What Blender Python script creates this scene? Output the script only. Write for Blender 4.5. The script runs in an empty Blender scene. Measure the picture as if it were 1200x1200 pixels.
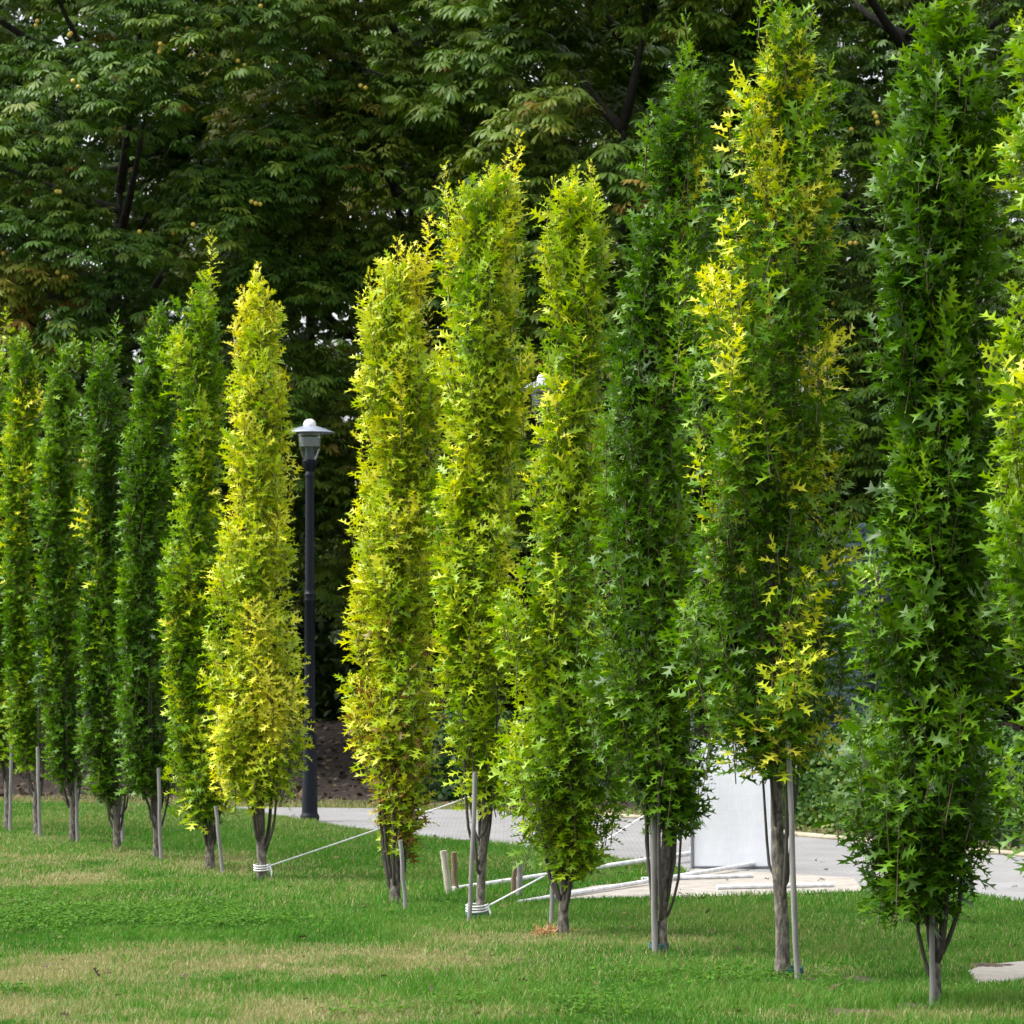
import bpy, math, random
import numpy as np

R = np.random.default_rng(7)
random.seed(7)
sc = bpy.context.scene
COL = sc.collection
CAMH, F, HOR = 2.05, 4000.0, 774.0     # camera height, focal length in photo pixels, horizon line


def G(px, py):
    """ground point of a photo position, on flat lawn"""
    Y = F * CAMH / (py - HOR)
    return ((px - 600.0) * Y / F, Y)


# ---------------------------------------------------------------- helpers
def tag(o, label=None, cat=None, group=None, kind=None):
    if label: o['label'] = label
    if cat: o['category'] = cat
    if group: o['group'] = group
    if kind: o['kind'] = kind
    return o


def empty(name, loc=(0, 0, 0), rz=0.0):
    o = bpy.data.objects.new(name, None)
    COL.objects.link(o)
    o.location = loc
    o.rotation_euler = (0, 0, rz)
    o.empty_display_size = 0.2
    return o


def meshobj(name, verts, tris, mat, parent=None, attrs=None, smooth=False):
    """one mesh object from numpy vertices and triangles or quads"""
    verts = np.ascontiguousarray(verts, dtype=np.float32)
    tris = np.ascontiguousarray(tris, dtype=np.int32)
    k = tris.shape[1]
    me = bpy.data.meshes.new(name)
    me.vertices.add(len(verts))
    me.vertices.foreach_set('co', verts.ravel())
    me.loops.add(tris.size)
    me.loops.foreach_set('vertex_index', tris.ravel())
    me.polygons.add(len(tris))
    me.polygons.foreach_set('loop_start', np.arange(0, tris.size, k, dtype=np.int32))
    if smooth:
        me.polygons.foreach_set('use_smooth', np.ones(len(tris), dtype=bool))
    me.update(calc_edges=True)
    if attrs:
        for an, av in attrs.items():
            a = me.attributes.new(an, 'FLOAT', 'POINT')
            a.data.foreach_set('value', np.ascontiguousarray(av, dtype=np.float32))
    me.materials.append(mat)
    o = bpy.data.objects.new(name, me)
    COL.objects.link(o)
    if parent: o.parent = parent
    return o


class MB:
    """collects tubes, boxes and lathes into one mesh (quads)"""
    def __init__(s):
        s.v, s.f, s.n = [], [], 0

    def add(s, v, f):
        v = np.asarray(v, float)
        s.v.append(v); s.f.append(np.asarray(f, int) + s.n); s.n += len(v)

    def tube(s, pts, rad, seg=8, cap=True):
        pts = np.asarray(pts, float); m = len(pts)
        rad = np.broadcast_to(np.asarray(rad, float), (m,))
        t = np.gradient(pts, axis=0); t /= np.linalg.norm(t, axis=1)[:, None] + 1e-9
        ref = np.array([0.0, 1, 0]) if abs(t[:, 2]).mean() > 0.6 else np.array([0, 0, 1.0])
        u = np.cross(t, ref); u /= np.linalg.norm(u, axis=1)[:, None] + 1e-9
        w = np.cross(u, t)
        a = np.linspace(0, 2 * math.pi, seg, endpoint=False)
        v = (pts[:, None] + rad[:, None, None] * (np.cos(a)[None, :, None] * u[:, None] + np.sin(a)[None, :, None] * w[:, None])).reshape(-1, 3)
        f = []
        for i in range(m - 1):
            for j in range(seg):
                k = (j + 1) % seg
                f.append((i * seg + j, i * seg + k, (i + 1) * seg + k, (i + 1) * seg + j))
        s.add(v, f)
        if cap:
            for e in (0, m - 1):
                ring = v[e * seg:(e + 1) * seg]
                c = np.vstack([ring, pts[e]])
                ff = [(j, (j + 1) % seg, seg, seg) for j in range(seg)]
                # split cap as degenerate-free quads: use pairs of segments
                ff = [(j, (j + 1) % seg, (j + 2) % seg, seg) for j in range(0, seg, 2)]
                s.add(c, ff)

    def lathe(s, prof, seg=24):
        """prof: list of (radius, z)"""
        a = np.linspace(0, 2 * math.pi, seg, endpoint=False)
        v, f = [], []
        for r, z in prof:
            for t in a: v.append((r * math.cos(t), r * math.sin(t), z))
        for i in range(len(prof) - 1):
            for j in range(seg):
                k = (j + 1) % seg
                f.append((i * seg + j, i * seg + k, (i + 1) * seg + k, (i + 1) * seg + j))
        s.add(v, f)

    def box(s, c, d, rot=0.0):
        x, y, z = np.array(d) / 2.0
        v = np.array([(-x, -y, -z), (x, -y, -z), (x, y, -z), (-x, y, -z), (-x, -y, z), (x, -y, z), (x, y, z), (-x, y, z)])
        cr, sr = math.cos(rot), math.sin(rot)
        v = v @ np.array([[cr, sr, 0], [-sr, cr, 0], [0, 0, 1]]) + np.array(c)
        s.add(v, [(0, 3, 2, 1), (4, 5, 6, 7), (0, 1, 5, 4), (1, 2, 6, 5), (2, 3, 7, 6), (3, 0, 4, 7)])

    def build(s, name, mat, parent=None, smooth=True, bevel=0.0):
        o = meshobj(name, np.vstack(s.v), np.vstack(s.f), mat, parent, smooth=smooth)
        if bevel:
            b = o.modifiers.new('bevel', 'BEVEL'); b.width = bevel; b.segments = 2
        return o


def norm(a):
    return a / (np.linalg.norm(a, axis=-1, keepdims=True) + 1e-9)


def noise2(x, y, seed=0):
    """smooth value noise in 0..1"""
    g = np.random.default_rng(seed).random((64, 64))
    xi, yi = np.floor(x).astype(int), np.floor(y).astype(int)
    fx, fy = x - xi, y - yi
    fx, fy = fx * fx * (3 - 2 * fx), fy * fy * (3 - 2 * fy)
    a, b = g[xi % 64, yi % 64], g[(xi + 1) % 64, yi % 64]
    c, d = g[xi % 64, (yi + 1) % 64], g[(xi + 1) % 64, (yi + 1) % 64]
    return (a * (1 - fx) + b * fx) * (1 - fy) + (c * (1 - fx) + d * fx) * fy


def inst(tv, tf, P, X, N, S):
    """leaf template copies: forward X, normal near N, size S"""
    X = norm(X)
    Yv = norm(np.cross(N, X))
    Z = np.cross(X, Yv)
    S = np.asarray(S)[:, None, None]
    if tv.ndim == 2: tv = tv[None]
    v = P[:, None] + S * (tv[:, :, 0:1] * X[:, None] + tv[:, :, 1:2] * Yv[:, None] + tv[:, :, 2:3] * Z[:, None])
    n, m = len(P), tv.shape[1]
    f = tf[None] + (np.arange(n) * m)[:, None, None]
    return v.reshape(-1, 3), f.reshape(-1, tf.shape[1])


def inside(x, y, poly):
    r = np.zeros(x.shape, bool)
    n = len(poly)
    for i in range(n):
        x0, y0 = poly[i]; x1, y1 = poly[(i + 1) % n]
        c = ((y0 > y) != (y1 > y))
        xx = (x1 - x0) * (y - y0) / (y1 - y0 + 1e-12) + x0
        r ^= c & (x < xx)
    return r


# ---------------------------------------------------------------- materials
def newmat(name):
    m = bpy.data.materials.new(name); m.use_nodes = True
    nt = m.node_tree
    b = nt.nodes['Principled BSDF']
    return m, nt, b


def setramp(node, stops):
    cr = node.color_ramp
    while len(cr.elements) > 1: cr.elements.remove(cr.elements[-1])
    cr.elements[0].position = stops[0][0]; cr.elements[0].color = (*stops[0][1], 1)
    for p, c in stops[1:]:
        e = cr.elements.new(p); e.color = (*c, 1)


def leafmat(name, stops, rough=0.45, trans=0.3, spec=0.5, boost=1.3):
    m, nt, b = newmat(name)
    at = nt.nodes.new('ShaderNodeAttribute'); at.attribute_name = 'tone'
    rp = nt.nodes.new('ShaderNodeValToRGB'); setramp(rp, stops)
    nt.links.new(at.outputs['Fac'], rp.inputs['Fac'])
    nt.links.new(rp.outputs['Color'], b.inputs['Base Color'])
    b.inputs['Roughness'].default_value = rough
    b.inputs['Specular IOR Level'].default_value = spec
    tr = nt.nodes.new('ShaderNodeBsdfTranslucent')
    hs = nt.nodes.new('ShaderNodeHueSaturation')
    hs.inputs['Saturation'].default_value = 1.1; hs.inputs['Value'].default_value = boost
    nt.links.new(rp.outputs['Color'], hs.inputs['Color'])
    nt.links.new(hs.outputs['Color'], tr.inputs['Color'])
    mx = nt.nodes.new('ShaderNodeMixShader'); mx.inputs['Fac'].default_value = trans
    nt.links.new(b.outputs[0], mx.inputs[1]); nt.links.new(tr.outputs[0], mx.inputs[2])
    nt.links.new(mx.outputs[0], nt.nodes['Material Output'].inputs['Surface'])
    return m


def noisemat(name, stops, scale=8.0, rough=0.9, bump=0.3, detail=6.0, stretch=(1, 1, 1), spec=0.3, bscale=None):
    m, nt, b = newmat(name)
    tc = nt.nodes.new('ShaderNodeTexCoord')
    mp = nt.nodes.new('ShaderNodeMapping'); mp.inputs['Scale'].default_value = stretch
    nz = nt.nodes.new('ShaderNodeTexNoise'); nz.inputs['Scale'].default_value = scale; nz.inputs['Detail'].default_value = detail
    nz.inputs['Roughness'].default_value = 0.65
    rp = nt.nodes.new('ShaderNodeValToRGB'); setramp(rp, stops)
    nt.links.new(tc.outputs['Object'], mp.inputs['Vector']); nt.links.new(mp.outputs[0], nz.inputs['Vector'])
    nt.links.new(nz.outputs['Fac'], rp.inputs['Fac']); nt.links.new(rp.outputs['Color'], b.inputs['Base Color'])
    b.inputs['Roughness'].default_value = rough; b.inputs['Specular IOR Level'].default_value = spec
    if bump:
        bp = nt.nodes.new('ShaderNodeBump'); bp.inputs['Strength'].default_value = bump; bp.inputs['Distance'].default_value = 0.02
        nt.links.new(nz.outputs['Fac'], bp.inputs['Height']); nt.links.new(bp.outputs[0], b.inputs['Normal'])
    return m


def plain(name, col, rough=0.5, metal=0.0, spec=0.5, wear=.18):
    """solid colour with a faint uneven weathering"""
    m, nt, b = newmat(name)
    tc = nt.nodes.new('ShaderNodeTexCoord')
    nz = nt.nodes.new('ShaderNodeTexNoise'); nz.inputs['Scale'].default_value = 14; nz.inputs['Detail'].default_value = 5
    rp = nt.nodes.new('ShaderNodeValToRGB')
    setramp(rp, [(0.3, tuple(c * (1 - wear) for c in col)), (0.7, tuple(min(1, c * (1 + wear * .5)) for c in col))])
    nt.links.new(tc.outputs['Object'], nz.inputs['Vector']); nt.links.new(nz.outputs['Fac'], rp.inputs['Fac'])
    nt.links.new(rp.outputs['Color'], b.inputs['Base Color'])
    b.inputs['Roughness'].default_value = rough; b.inputs['Metallic'].default_value = metal
    b.inputs['Specular IOR Level'].default_value = spec
    return m


OAK = leafmat('oak_leaf', [(0.0, (.022, .062, .005)), (0.2, (.056, .138, .005)), (0.42, (.118, .24, .007)), (0.62, (.27, .39, .012)),
                           (0.78, (.47, .52, .022)), (0.9, (.64, .60, .06)), (0.93, (.24, .16, .03)), (1.0, (.13, .07, .025))],
              rough=0.40, trans=0.27, spec=0.26, boost=1.35)
CHEST = leafmat('chestnut_leaf', [(0.0, (.022, .056, .007)), (0.3, (.050, .112, .010)), (0.6, (.098, .152, .014)), (0.85, (.17, .165, .02)), (1.0, (.18, .085, .02))],
                rough=0.52, trans=0.18, spec=0.22, boost=1.3)
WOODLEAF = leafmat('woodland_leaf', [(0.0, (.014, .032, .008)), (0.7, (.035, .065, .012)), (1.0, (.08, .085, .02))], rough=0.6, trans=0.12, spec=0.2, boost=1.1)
HEDGE = leafmat('hedge_leaf', [(0.0, (.012, .045, .008)), (0.6, (.042, .11, .012)), (0.9, (.14, .20, .02)), (1.0, (.45, .30, .02))], rough=0.5, trans=0.2, spec=.22)
SPRUCE = leafmat('spruce_needle', [(0.0, (.025, .055, .055)), (1.0, (.10, .165, .17))], rough=0.6, trans=0.05, spec=0.3)
GRASS = leafmat('grass_blade', [(0.0, (.030, .088, .012)), (0.35, (.062, .190, .020)), (0.6, (.135, .225, .045)), (0.8, (.29, .255, .115)), (1.0, (.40, .335, .20))],
                rough=0.6, trans=0.3, spec=0.12)
CLOVER = leafmat('clover_leaf', [(0.0, (.032, .105, .008)), (1.0, (.078, .18, .013))], rough=0.6, trans=0.25, spec=.12)
LITTER = leafmat('fallen_leaf', [(0.0, (.012, .008, .005)), (0.6, (.034, .020, .010)), (1.0, (.12, .075, .03))], rough=0.8, trans=0.05)
DRY = leafmat('dry_needles', [(0.0, (.30, .15, .06)), (1.0, (.50, .30, .14))], rough=0.8, trans=0.1)

BARK = noisemat('oak_bark', [(0.32, (.030, .026, .022)), (0.46, (.085, .074, .064)), (0.58, (.17, .15, .125)), (0.64, (.24, .22, .19)), (0.70, (.20, .17, .05))], scale=34, detail=9, stretch=(1, 1, 0.4), bump=1.0)
BARKD = noisemat('branch_bark', [(0.3, (.03, .027, .025)), (0.7, (.085, .072, .062))], scale=40, stretch=(1, 1, 0.3), bump=0.4)
TWIG = noisemat('twig_bark', [(0.3, (.07, .055, .035)), (0.7, (.16, .13, .07))], scale=20, bump=0)
CBARK = noisemat('chestnut_bark', [(0.3, (.018, .016, .014)), (0.7, (.05, .045, .038))], scale=12, stretch=(1, 1, 0.3), bump=0.6)
STAKE = noisemat('weathered_stake', [(0.3, (.13, .125, .12)), (0.7, (.27, .26, .25))], scale=22, stretch=(1, 1, 0.12), bump=0.3)
STAKEB = noisemat('brown_stake', [(0.3, (.10, .07, .045)), (0.7, (.22, .16, .10))], scale=22, stretch=(1, 1, 0.12), bump=0.3)
STAKEL = noisemat('pale_stake', [(0.3, (.28, .25, .20)), (0.7, (.48, .44, .37))], scale=22, stretch=(1, 1, 0.12), bump=0.3)
SOIL = noisemat('lawn_soil', [(0.3, (.035, .06, .014)), (0.5, (.06, .10, .02)), (0.7, (.11, .12, .04))], scale=1.2, detail=10, bump=0.5)
DIRT = noisemat('bare_soil', [(0.3, (.028, .019, .012)), (0.55, (.07, .05, .032)), (0.7, (.13, .10, .07))], scale=18, detail=8, bump=0.8)
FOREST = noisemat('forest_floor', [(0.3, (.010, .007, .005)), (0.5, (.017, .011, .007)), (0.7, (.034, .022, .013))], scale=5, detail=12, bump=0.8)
CONC = noisemat('concrete_slab', [(0.3, (.22, .20, .18)), (0.7, (.34, .315, .28))], scale=9, detail=10, bump=0.3)
APRON = noisemat('sandy_paving', [(0.3, (.20, .18, .155)), (0.5, (.28, .26, .23)), (0.7, (.36, .335, .30))], scale=5, detail=12, bump=0.3)
KERB = noisemat('kerb_stone', [(0.3, (.28, .25, .18)), (0.7, (.42, .37, .27))], scale=6, detail=8, bump=0.2)
BLACK = plain('black_lamp_paint', (.004, .006, .011), 0.45, spec=.18)
CAPM = plain('grey_lamp_cap', (.25, .28, .34), 0.35, 0.3)
SILVER = plain('silver_louvre', (.62, .65, .68), 0.3, 0.7)
PIPE = plain('white_pipe', (.70, .70, .71), 0.45, wear=.3)
ROPE = plain('white_rope', (.72, .72, .74), 0.8)
TWINE = plain('green_twine', (.02, .085, .075), 0.8)
TEAL = plain('teal_twine', (.07, .14, .18), 0.8)
PANEL = plain('white_fabric', (.77, .79, .84), 0.7, wear=.04)
POST = plain('grey_post', (.14, .15, .17), 0.5)
FRUIT = plain('yellow_fruit', (.40, .30, .04), 0.5)

# paving: small interlocking pavers with pale joints
ROAD, nt, b = newmat('block_paving')
tc = nt.nodes.new('ShaderNodeTexCoord')
br = nt.nodes.new('ShaderNodeTexBrick'); br.inputs['Scale'].default_value = 5.0
br.inputs['Color1'].default_value = (.21, .21, .218, 1); br.inputs['Color2'].default_value = (.265, .26, .265, 1); br.inputs['Mortar'].default_value = (.14, .14, .14, 1)
br.inputs['Mortar Size'].default_value = 0.03
nz = nt.nodes.new('ShaderNodeTexNoise'); nz.inputs['Scale'].default_value = 1.3; nz.inputs['Detail'].default_value = 9
mx = nt.nodes.new('ShaderNodeMixRGB'); mx.blend_type = 'MULTIPLY'; mx.inputs['Fac'].default_value = 0.55
rp = nt.nodes.new('ShaderNodeValToRGB'); setramp(rp, [(0.35, (.68, .66, .63)), (0.65, (1.0, 1.0, 1.0))])
nt.links.new(tc.outputs['Object'], br.inputs['Vector']); nt.links.new(tc.outputs['Object'], nz.inputs['Vector'])
nt.links.new(nz.outputs['Fac'], rp.inputs['Fac']); nt.links.new(br.outputs['Color'], mx.inputs['Color1']); nt.links.new(rp.outputs['Color'], mx.inputs['Color2'])
nt.links.new(mx.outputs['Color'], b.inputs['Base Color']); b.inputs['Roughness'].default_value = 0.8

GLASS, nt, b = newmat('lamp_glass')
b.inputs['Transmission Weight'].default_value = 1.0; b.inputs['Roughness'].default_value = 0.04; b.inputs['IOR'].default_value = 1.3
b.inputs['Base Color'].default_value = (.93, .96, .97, 1)

# ---------------------------------------------------------------- leaf templates
def oak_leaf(fold, droop, wide, sinus, skew):
    half = [(.07, .03), (.22, .25), (.32, .8), (.42, .75), (.66, .40), (.59, .85), (.70, .8), (.95, .27), (.87, .6)]
    half = [(x, y * wide) if y < .5 and y > .1 else (x, y if y < .1 else sinus * y) for x, y in half]
    h = len(half)
    v = [(0, 0)] + half + [(x - skew * .04, -y * (1 - skew * .2)) for x, y in half] + [(1.08, 0)]
    v = np.array([(x, y, fold * abs(y) - droop * x * x + skew * .12 * y * x) for x, y in v])
    L = lambda i: i + 1
    Rr = lambda i: i + 1 + h
    f = [(0, Rr(0), L(0))]
    for a, t, c in ((0, 1, 2), (3, 4, 5), (6, 7, 8)):
        f += [(L(a), L(c), L(t)), (Rr(a), Rr(t), Rr(c))]
    for a, c in ((0, 2), (2, 3), (3, 5), (5, 6), (6, 8)):
        f += [(L(a), Rr(a), Rr(c)), (L(a), Rr(c), L(c))]
    f += [(L(8), Rr(8), 2 * h + 1)]
    return v, np.array(f)


KINDS = [oak_leaf(*a) for a in ((.35, .20, 1.1, .10, 0), (.55, .10, 1.0, .12, 1), (.15, .38, 1.2, .09, -1), (.45, .30, .9, .11, .5), (.25, -.08, 1.1, .13, -.5), (.8, .30, 1.05, .12, .2))]
OV, OF = np.stack([k[0] for k in KINDS]), KINDS[0][1]
CV = np.array([(0, 0, 0), (.40, .06, .02), (.40, -.06, .02), (.70, .115, -.02), (.70, -.115, -.02), (1, 0, -.16)])
CF = np.array([(0, 2, 1), (1, 2, 4), (1, 4, 3), (3, 4, 5)])
SV = np.array([(0, 0, 0), (.45, .28, .06), (.45, -.28, .06), (1, 0, -.1)])      # simple small leaf
SF = np.array([(0, 2, 1), (1, 2, 3)])

# ---------------------------------------------------------------- columnar oaks
def oak(bx, by, s, outline, tone, yellow=0.0, brown=0.0, leaders=(), shoots=560, leafsize=.122, r0=.055, lowbranch=.6, nbr=5, seed=1, label='', patch=0.16):
    rg = np.random.default_rng(seed)
    Y = F / s
    X0 = (bx - 600) / s
    root = empty('columnar_oak', (X0, Y, 0))
    tag(root, label, 'tree', 'columnar oaks in a row')
    zz = np.array([(by - y) / s for y, _, _ in outline])[::-1]
    cx = np.array([((a + c) / 2 - bx) / s for _, a, c in outline])[::-1]
    hw = np.array([(c - a) / 2 / s for _, a, c in outline])[::-1]
    zb, zt = zz[0], zz[-1]
    fz = np.linspace(zb, zt, 60)
    cx, hw = np.interp(fz, zz, cx), np.interp(fz, zz, hw)
    zz = fz
    hw = np.maximum(hw * 1.02 - .02, .02) * np.interp(zt - fz, [0, .25, .7, 1.3], [.35, .72, .96, 1.0])
    wob = noise2(fz * 1.7 + seed, fz * 0 + .5, seed + 51) - .5
    wob2 = noise2(fz * 1.7 + seed, fz * 0 + 7.5, seed + 52) - .5
    hw = hw * (1 + .34 * wob); cx = cx + .08 * wob2
    grid = np.linspace(zb, zt, 400)
    w = np.interp(grid, zz, hw) + 0.03
    cdf = np.cumsum(w); cdf /= cdf[-1]
    n = shoots
    zE = np.interp(rg.random(n), cdf, grid)
    th = rg.random(n) * 2 * math.pi
    H = np.interp(zE, zz, hw)
    ln_ = noise2(th * 2.1 + seed * 3, zE * 1.6 + seed, seed + 3)
    big = np.where(rg.random(n) < .14, 1.18, 1.0)
    lump = big * 0.62 + 0.54 * np.clip((ln_ - .15) / .6, 0, 1)
    u = rg.random(n)
    rr = np.where(u < 0.72, H * lump * (0.80 + 0.24 * rg.random(n)), H * (0.25 + 0.5 * rg.random(n)))
    Cx = np.interp(zE, zz, cx)
    out = np.stack([np.cos(th), np.sin(th), 0 * th], 1)
    L = 0.24 + 0.44 * rg.random(n) ** 1.4
    zE = np.maximum(zE, zb + .62 * L + .10 * rg.random(n))
    H = np.interp(zE - .4 * L, zz, hw); Cx = np.interp(zE - .4 * L, zz, cx)
    rr = np.where(u < 0.72, H * lump * (0.84 + 0.26 * rg.random(n)), H * (0.25 + 0.5 * rg.random(n)))
    End = np.stack([Cx, 0 * Cx, zE], 1) + out * np.maximum(rr - 0.04, 0.0)[:, None]
    lean = (0.10 + 0.50 * rg.random(n)) * np.interp(zE - zb, [.1, .6], [.45, 1]) * np.clip(H / 0.3, .3, 1)
    D = norm(out * lean[:, None] + np.array([0, 0, 1.0]) + rg.normal(0, .14, (n, 3)))
    nl = np.maximum(9, (L / .030)).astype(int)
    # leaders: slim upright shoots that stand out above the crown
    plumes = list(leaders)
    ytop, yc = outline[0][0], (outline[0][1] + outline[0][2]) / 2
    for q in range(11):
        dy = rg.uniform(0, .75) * s
        xm, wm = np.interp(zt - dy / s, zz, cx) * s + bx, np.interp(zt - dy / s, zz, hw) * s
        plumes.append((xm + rg.uniform(-1.15, 1.15) * wm, ytop + dy - rg.uniform(.03, .22) * s, rg.uniform(.28, .5) * s))
    leaders = plumes
    for lx, ly, ll in leaders:
        e = np.array([(lx - bx) / s, rg.normal(0, .06), (by - ly) / s])
        End = np.vstack([End, e]); L = np.append(L, ll / s); D = np.vstack([D, norm(np.array([rg.normal(0, .08), rg.normal(0, .05), 1.0]))])
        nl = np.append(nl, max(12, int(ll / s / 0.019))); out = np.vstack([out, [0, -.3, 0]]); rr = np.append(rr, .5); H = np.append(H, .5); zE = np.append(zE, e[2]); th = np.append(th, 4.7)
    n2 = len(L)
    B = End - D * L[:, None]
    # colour of each shoot
    f = (zE - zb) / max(zt - zb, .1)
    pn = noise2(th * 1.4 + seed, zE * 1.6, seed + 11)
    sh = tone + (pn - 0.5) * patch * 2.2 + rg.normal(0, .075, n2)
    if yellow:
        yn = noise2(th * 2.6 + seed, zE * 3.2, seed + 21)
        isy = (yn + rg.normal(0, min(.16, .03 + .4 * yellow), n2) > 1 - yellow * np.interp(f, [0, .3, .6], [.35, .75, 1.08])) & (rr > H * .6)
        sh = np.where(isy, rg.uniform(.55, .86, n2), sh)
    if len(leaders):
        sh[n:] = np.maximum(sh[n:], tone + 0.08 + (0.16 * rg.random(n2 - n) if yellow > .05 else 0.04))
    sh += np.where(rr < H * .6, -0.10, 0.03)  # inner shoots toned darker: crown shade put into the leaf colour
    # leaves spiral round each shoot
    idx = np.repeat(np.arange(n2), nl)
    k = np.concatenate([np.arange(q) for q in nl])
    t = (k + 0.6) / nl[idx]
    ang = k * 2.399 + rg.random(n2)[idx] * 6.28
    d = D[idx]
    a1 = norm(np.cross(d, np.array([0.31, 0.2, 0.93]) + 0 * d)); a2 = np.cross(d, a1)
    rad = a1 * np.cos(ang)[:, None] + a2 * np.sin(ang)[:, None]
    P = B[idx] + d * (L[idx] * (0.12 + 0.9 * t))[:, None] + rad * 0.018
    up = (.20 + .55 * np.clip((zE - zb) / (zt - zb), 0, 1.2) + rg.normal(0, .22, n2))[idx]
    ld = rad * (1.0 - 0.55 * t ** 3)[:, None] + d * (up + 0.75 * t ** 3)[:, None] + out[idx] * 0.28 + rg.normal(0, .24, rad.shape)
    ld[:, 2] -= 0.30 * (1 - t)
    ld = norm(ld)
    N = d + out[idx] * 0.25 + rg.normal(0, .35, rad.shape)
    size = leafsize * rg.uniform(.5, 1.25, len(idx)) * (1 - 0.25 * t ** 4)
    if len(leaders):
        size = np.where(idx >= n, size * 0.95 * (1 - .5 * t), size)
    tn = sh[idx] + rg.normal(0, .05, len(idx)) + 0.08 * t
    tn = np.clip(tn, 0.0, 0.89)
    if brown:
        bz = np.clip(1.0 - f[idx] * 2.2, 0, 1)
        isb = rg.random(len(idx)) < brown * bz * .75
        tn = np.where(isb, rg.uniform(.92, 1.0, len(idx)), tn)
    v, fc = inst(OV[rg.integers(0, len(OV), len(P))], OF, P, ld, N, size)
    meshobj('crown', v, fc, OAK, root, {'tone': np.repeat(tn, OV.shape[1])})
    # twigs of the shoots
    tw = MB()
    tv, tf, cnt = [], [], 0
    e1 = norm(np.cross(D, np.array([0.3, .9, .2]) + 0 * D)); e2 = np.cross(D, e1)
    rings = []
    for (pp, rd) in ((B + D * 0.05, .005), (End, .002)):
        for a in (0, 2.094, 4.189):
            rings.append(pp + rd * (math.cos(a) * e1 + math.sin(a) * e2))
    tv = np.stack(rings, 1).reshape(-1, 3)
    base = (np.arange(n2) * 6)[:, None]
    tf = np.concatenate([base + np.array([[a, (a + 1) % 3, 3 + (a + 1) % 3, 3 + a]]) for a in range(3)])
    meshobj('twigs', tv, tf, TWIG, root)
    # trunk, tapering all the way up, and the upright branches that leave it low down
    zs = np.concatenate([[-0.03, 0.06, 0.16], np.linspace(0.35, zt - .15, 14)])
    tx = np.interp(zs, zz, cx) * np.clip((zs - .3) / 1.2, 0, 1)
    pts = np.stack([tx + rg.normal(0, .008, len(zs)) * (zs > .3), rg.normal(0, .006, len(zs)), zs], 1)
    tr = r0 * np.clip(1 - zs / (zt + .1), .05, 1) ** 0.9
    tr[:2] *= (1.35, 1.15)
    m = MB(); m.tube(pts, tr, 12)
    m.build('trunk', BARK, root)
    nbr += 3
    for q in range(nbr):
        a = q * 6.283 / nbr + rg.uniform(-.5, .5)
        z0 = lowbranch * rg.uniform(.65, 1.35)
        o = np.array([math.cos(a), math.sin(a)])
        reach = rg.uniform(.08, .17)
        hz = np.array([0, .05, .14, .30, .6, 1.0, 1.6])
        off = np.array([.0, .34, .58, .84, 1.0, 1.1, 1.2]) * reach + rg.normal(0, .008, 7)
        bp = np.stack([o[0] * off, o[1] * off, z0 + hz], 1)
        bm_ = MB(); bm_.tube(bp, np.array([.02, .018, .016, .015, .013, .011, .006]) * rg.uniform(.6, .95), 7)
        bm_.build('branch', BARKD, root)
    return root


O = {}
O[0] = ((1308, 1217, 216), [(-70, 1265, 1300), (15, 1168, 1380), (100, 1162, 1390), (200, 1178, 1400), (330, 1184, 1400), (480, 1180, 1405), (600, 1158, 1420), (700, 1160, 1420), (800, 1172, 1410), (880, 1178, 1400), (960, 1170, 1390), (1000, 1190, 1370), (1080, 1230, 1340)])
O[1] = ((1097, 1180, 198), [(-35, 1080, 1135), (50, 1068, 1150), (100, 1048, 1165), (180, 1040, 1176), (300, 1032, 1170), (345, 1018, 1162), (450, 1027, 1165), (550, 1035, 1165), (640, 1010, 1170), (700, 1005, 1180), (800, 1022, 1180), (880, 1010, 1180), (950, 1002, 1172), (1000, 1008, 1160), (1035, 1030, 1138), (1060, 1065, 1112)])
O[2] = ((917, 1148, 182), [(10, 885, 945), (60, 885, 962), (100, 872, 972), (150, 848, 980), (200, 850, 988), (280, 842, 988), (370, 832, 975), (430, 818, 985), (500, 822, 990), (600, 815, 985), (700, 802, 1000), (760, 802, 1008), (830, 812, 1000), (868, 842, 978), (895, 872, 940)])
O[3] = ((776, 1120, 168.5), [(75, 792, 814), (120, 777, 828), (160, 757, 834), (220, 747, 840), (300, 717, 845), (400, 707, 840), (500, 697, 828), (600, 692, 822), (700, 687, 835), (800, 692, 848), (880, 702, 848), (930, 735, 842), (962, 757, 812)])
O[4] = ((660, 1092, 158), [(205, 672, 706), (235, 642, 710), (270, 636, 714), (330, 633, 714), (400, 640, 714), (470, 627, 712), (550, 620, 714), (650, 607, 718), (750, 600, 724), (850, 600, 724), (900, 593, 736), (950, 606, 728), (985, 630, 712), (1010, 660, 690)])
O[5] = ((563, 1088, 149), [(208, 562, 612), (240, 525, 622), (300, 520, 618), (400, 516, 624), (500, 515, 620), (600, 510, 616), (700, 505, 605), (800, 500, 600), (860, 515, 600), (905, 535, 598), (940, 552, 588)])
O[6] = ((463, 1073, 140), [(305, 470, 512), (345, 432, 514), (380, 413, 514), (430, 420, 514), (500, 425, 514), (580, 420, 516), (660, 412, 515), (720, 410, 514), (800, 412, 512), (870, 404, 518), (920, 412, 518), (960, 434, 498), (1000, 443, 480)])
O[7] = ((307, 1032, 125.5), [(325, 288, 310), (350, 276, 324), (400, 268, 334), (450, 262, 346), (520, 258, 340), (580, 265, 348), (640, 258, 348), (700, 246, 347), (800, 246, 353), (850, 250, 356), (900, 256, 343), (935, 285, 320)])
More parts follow.
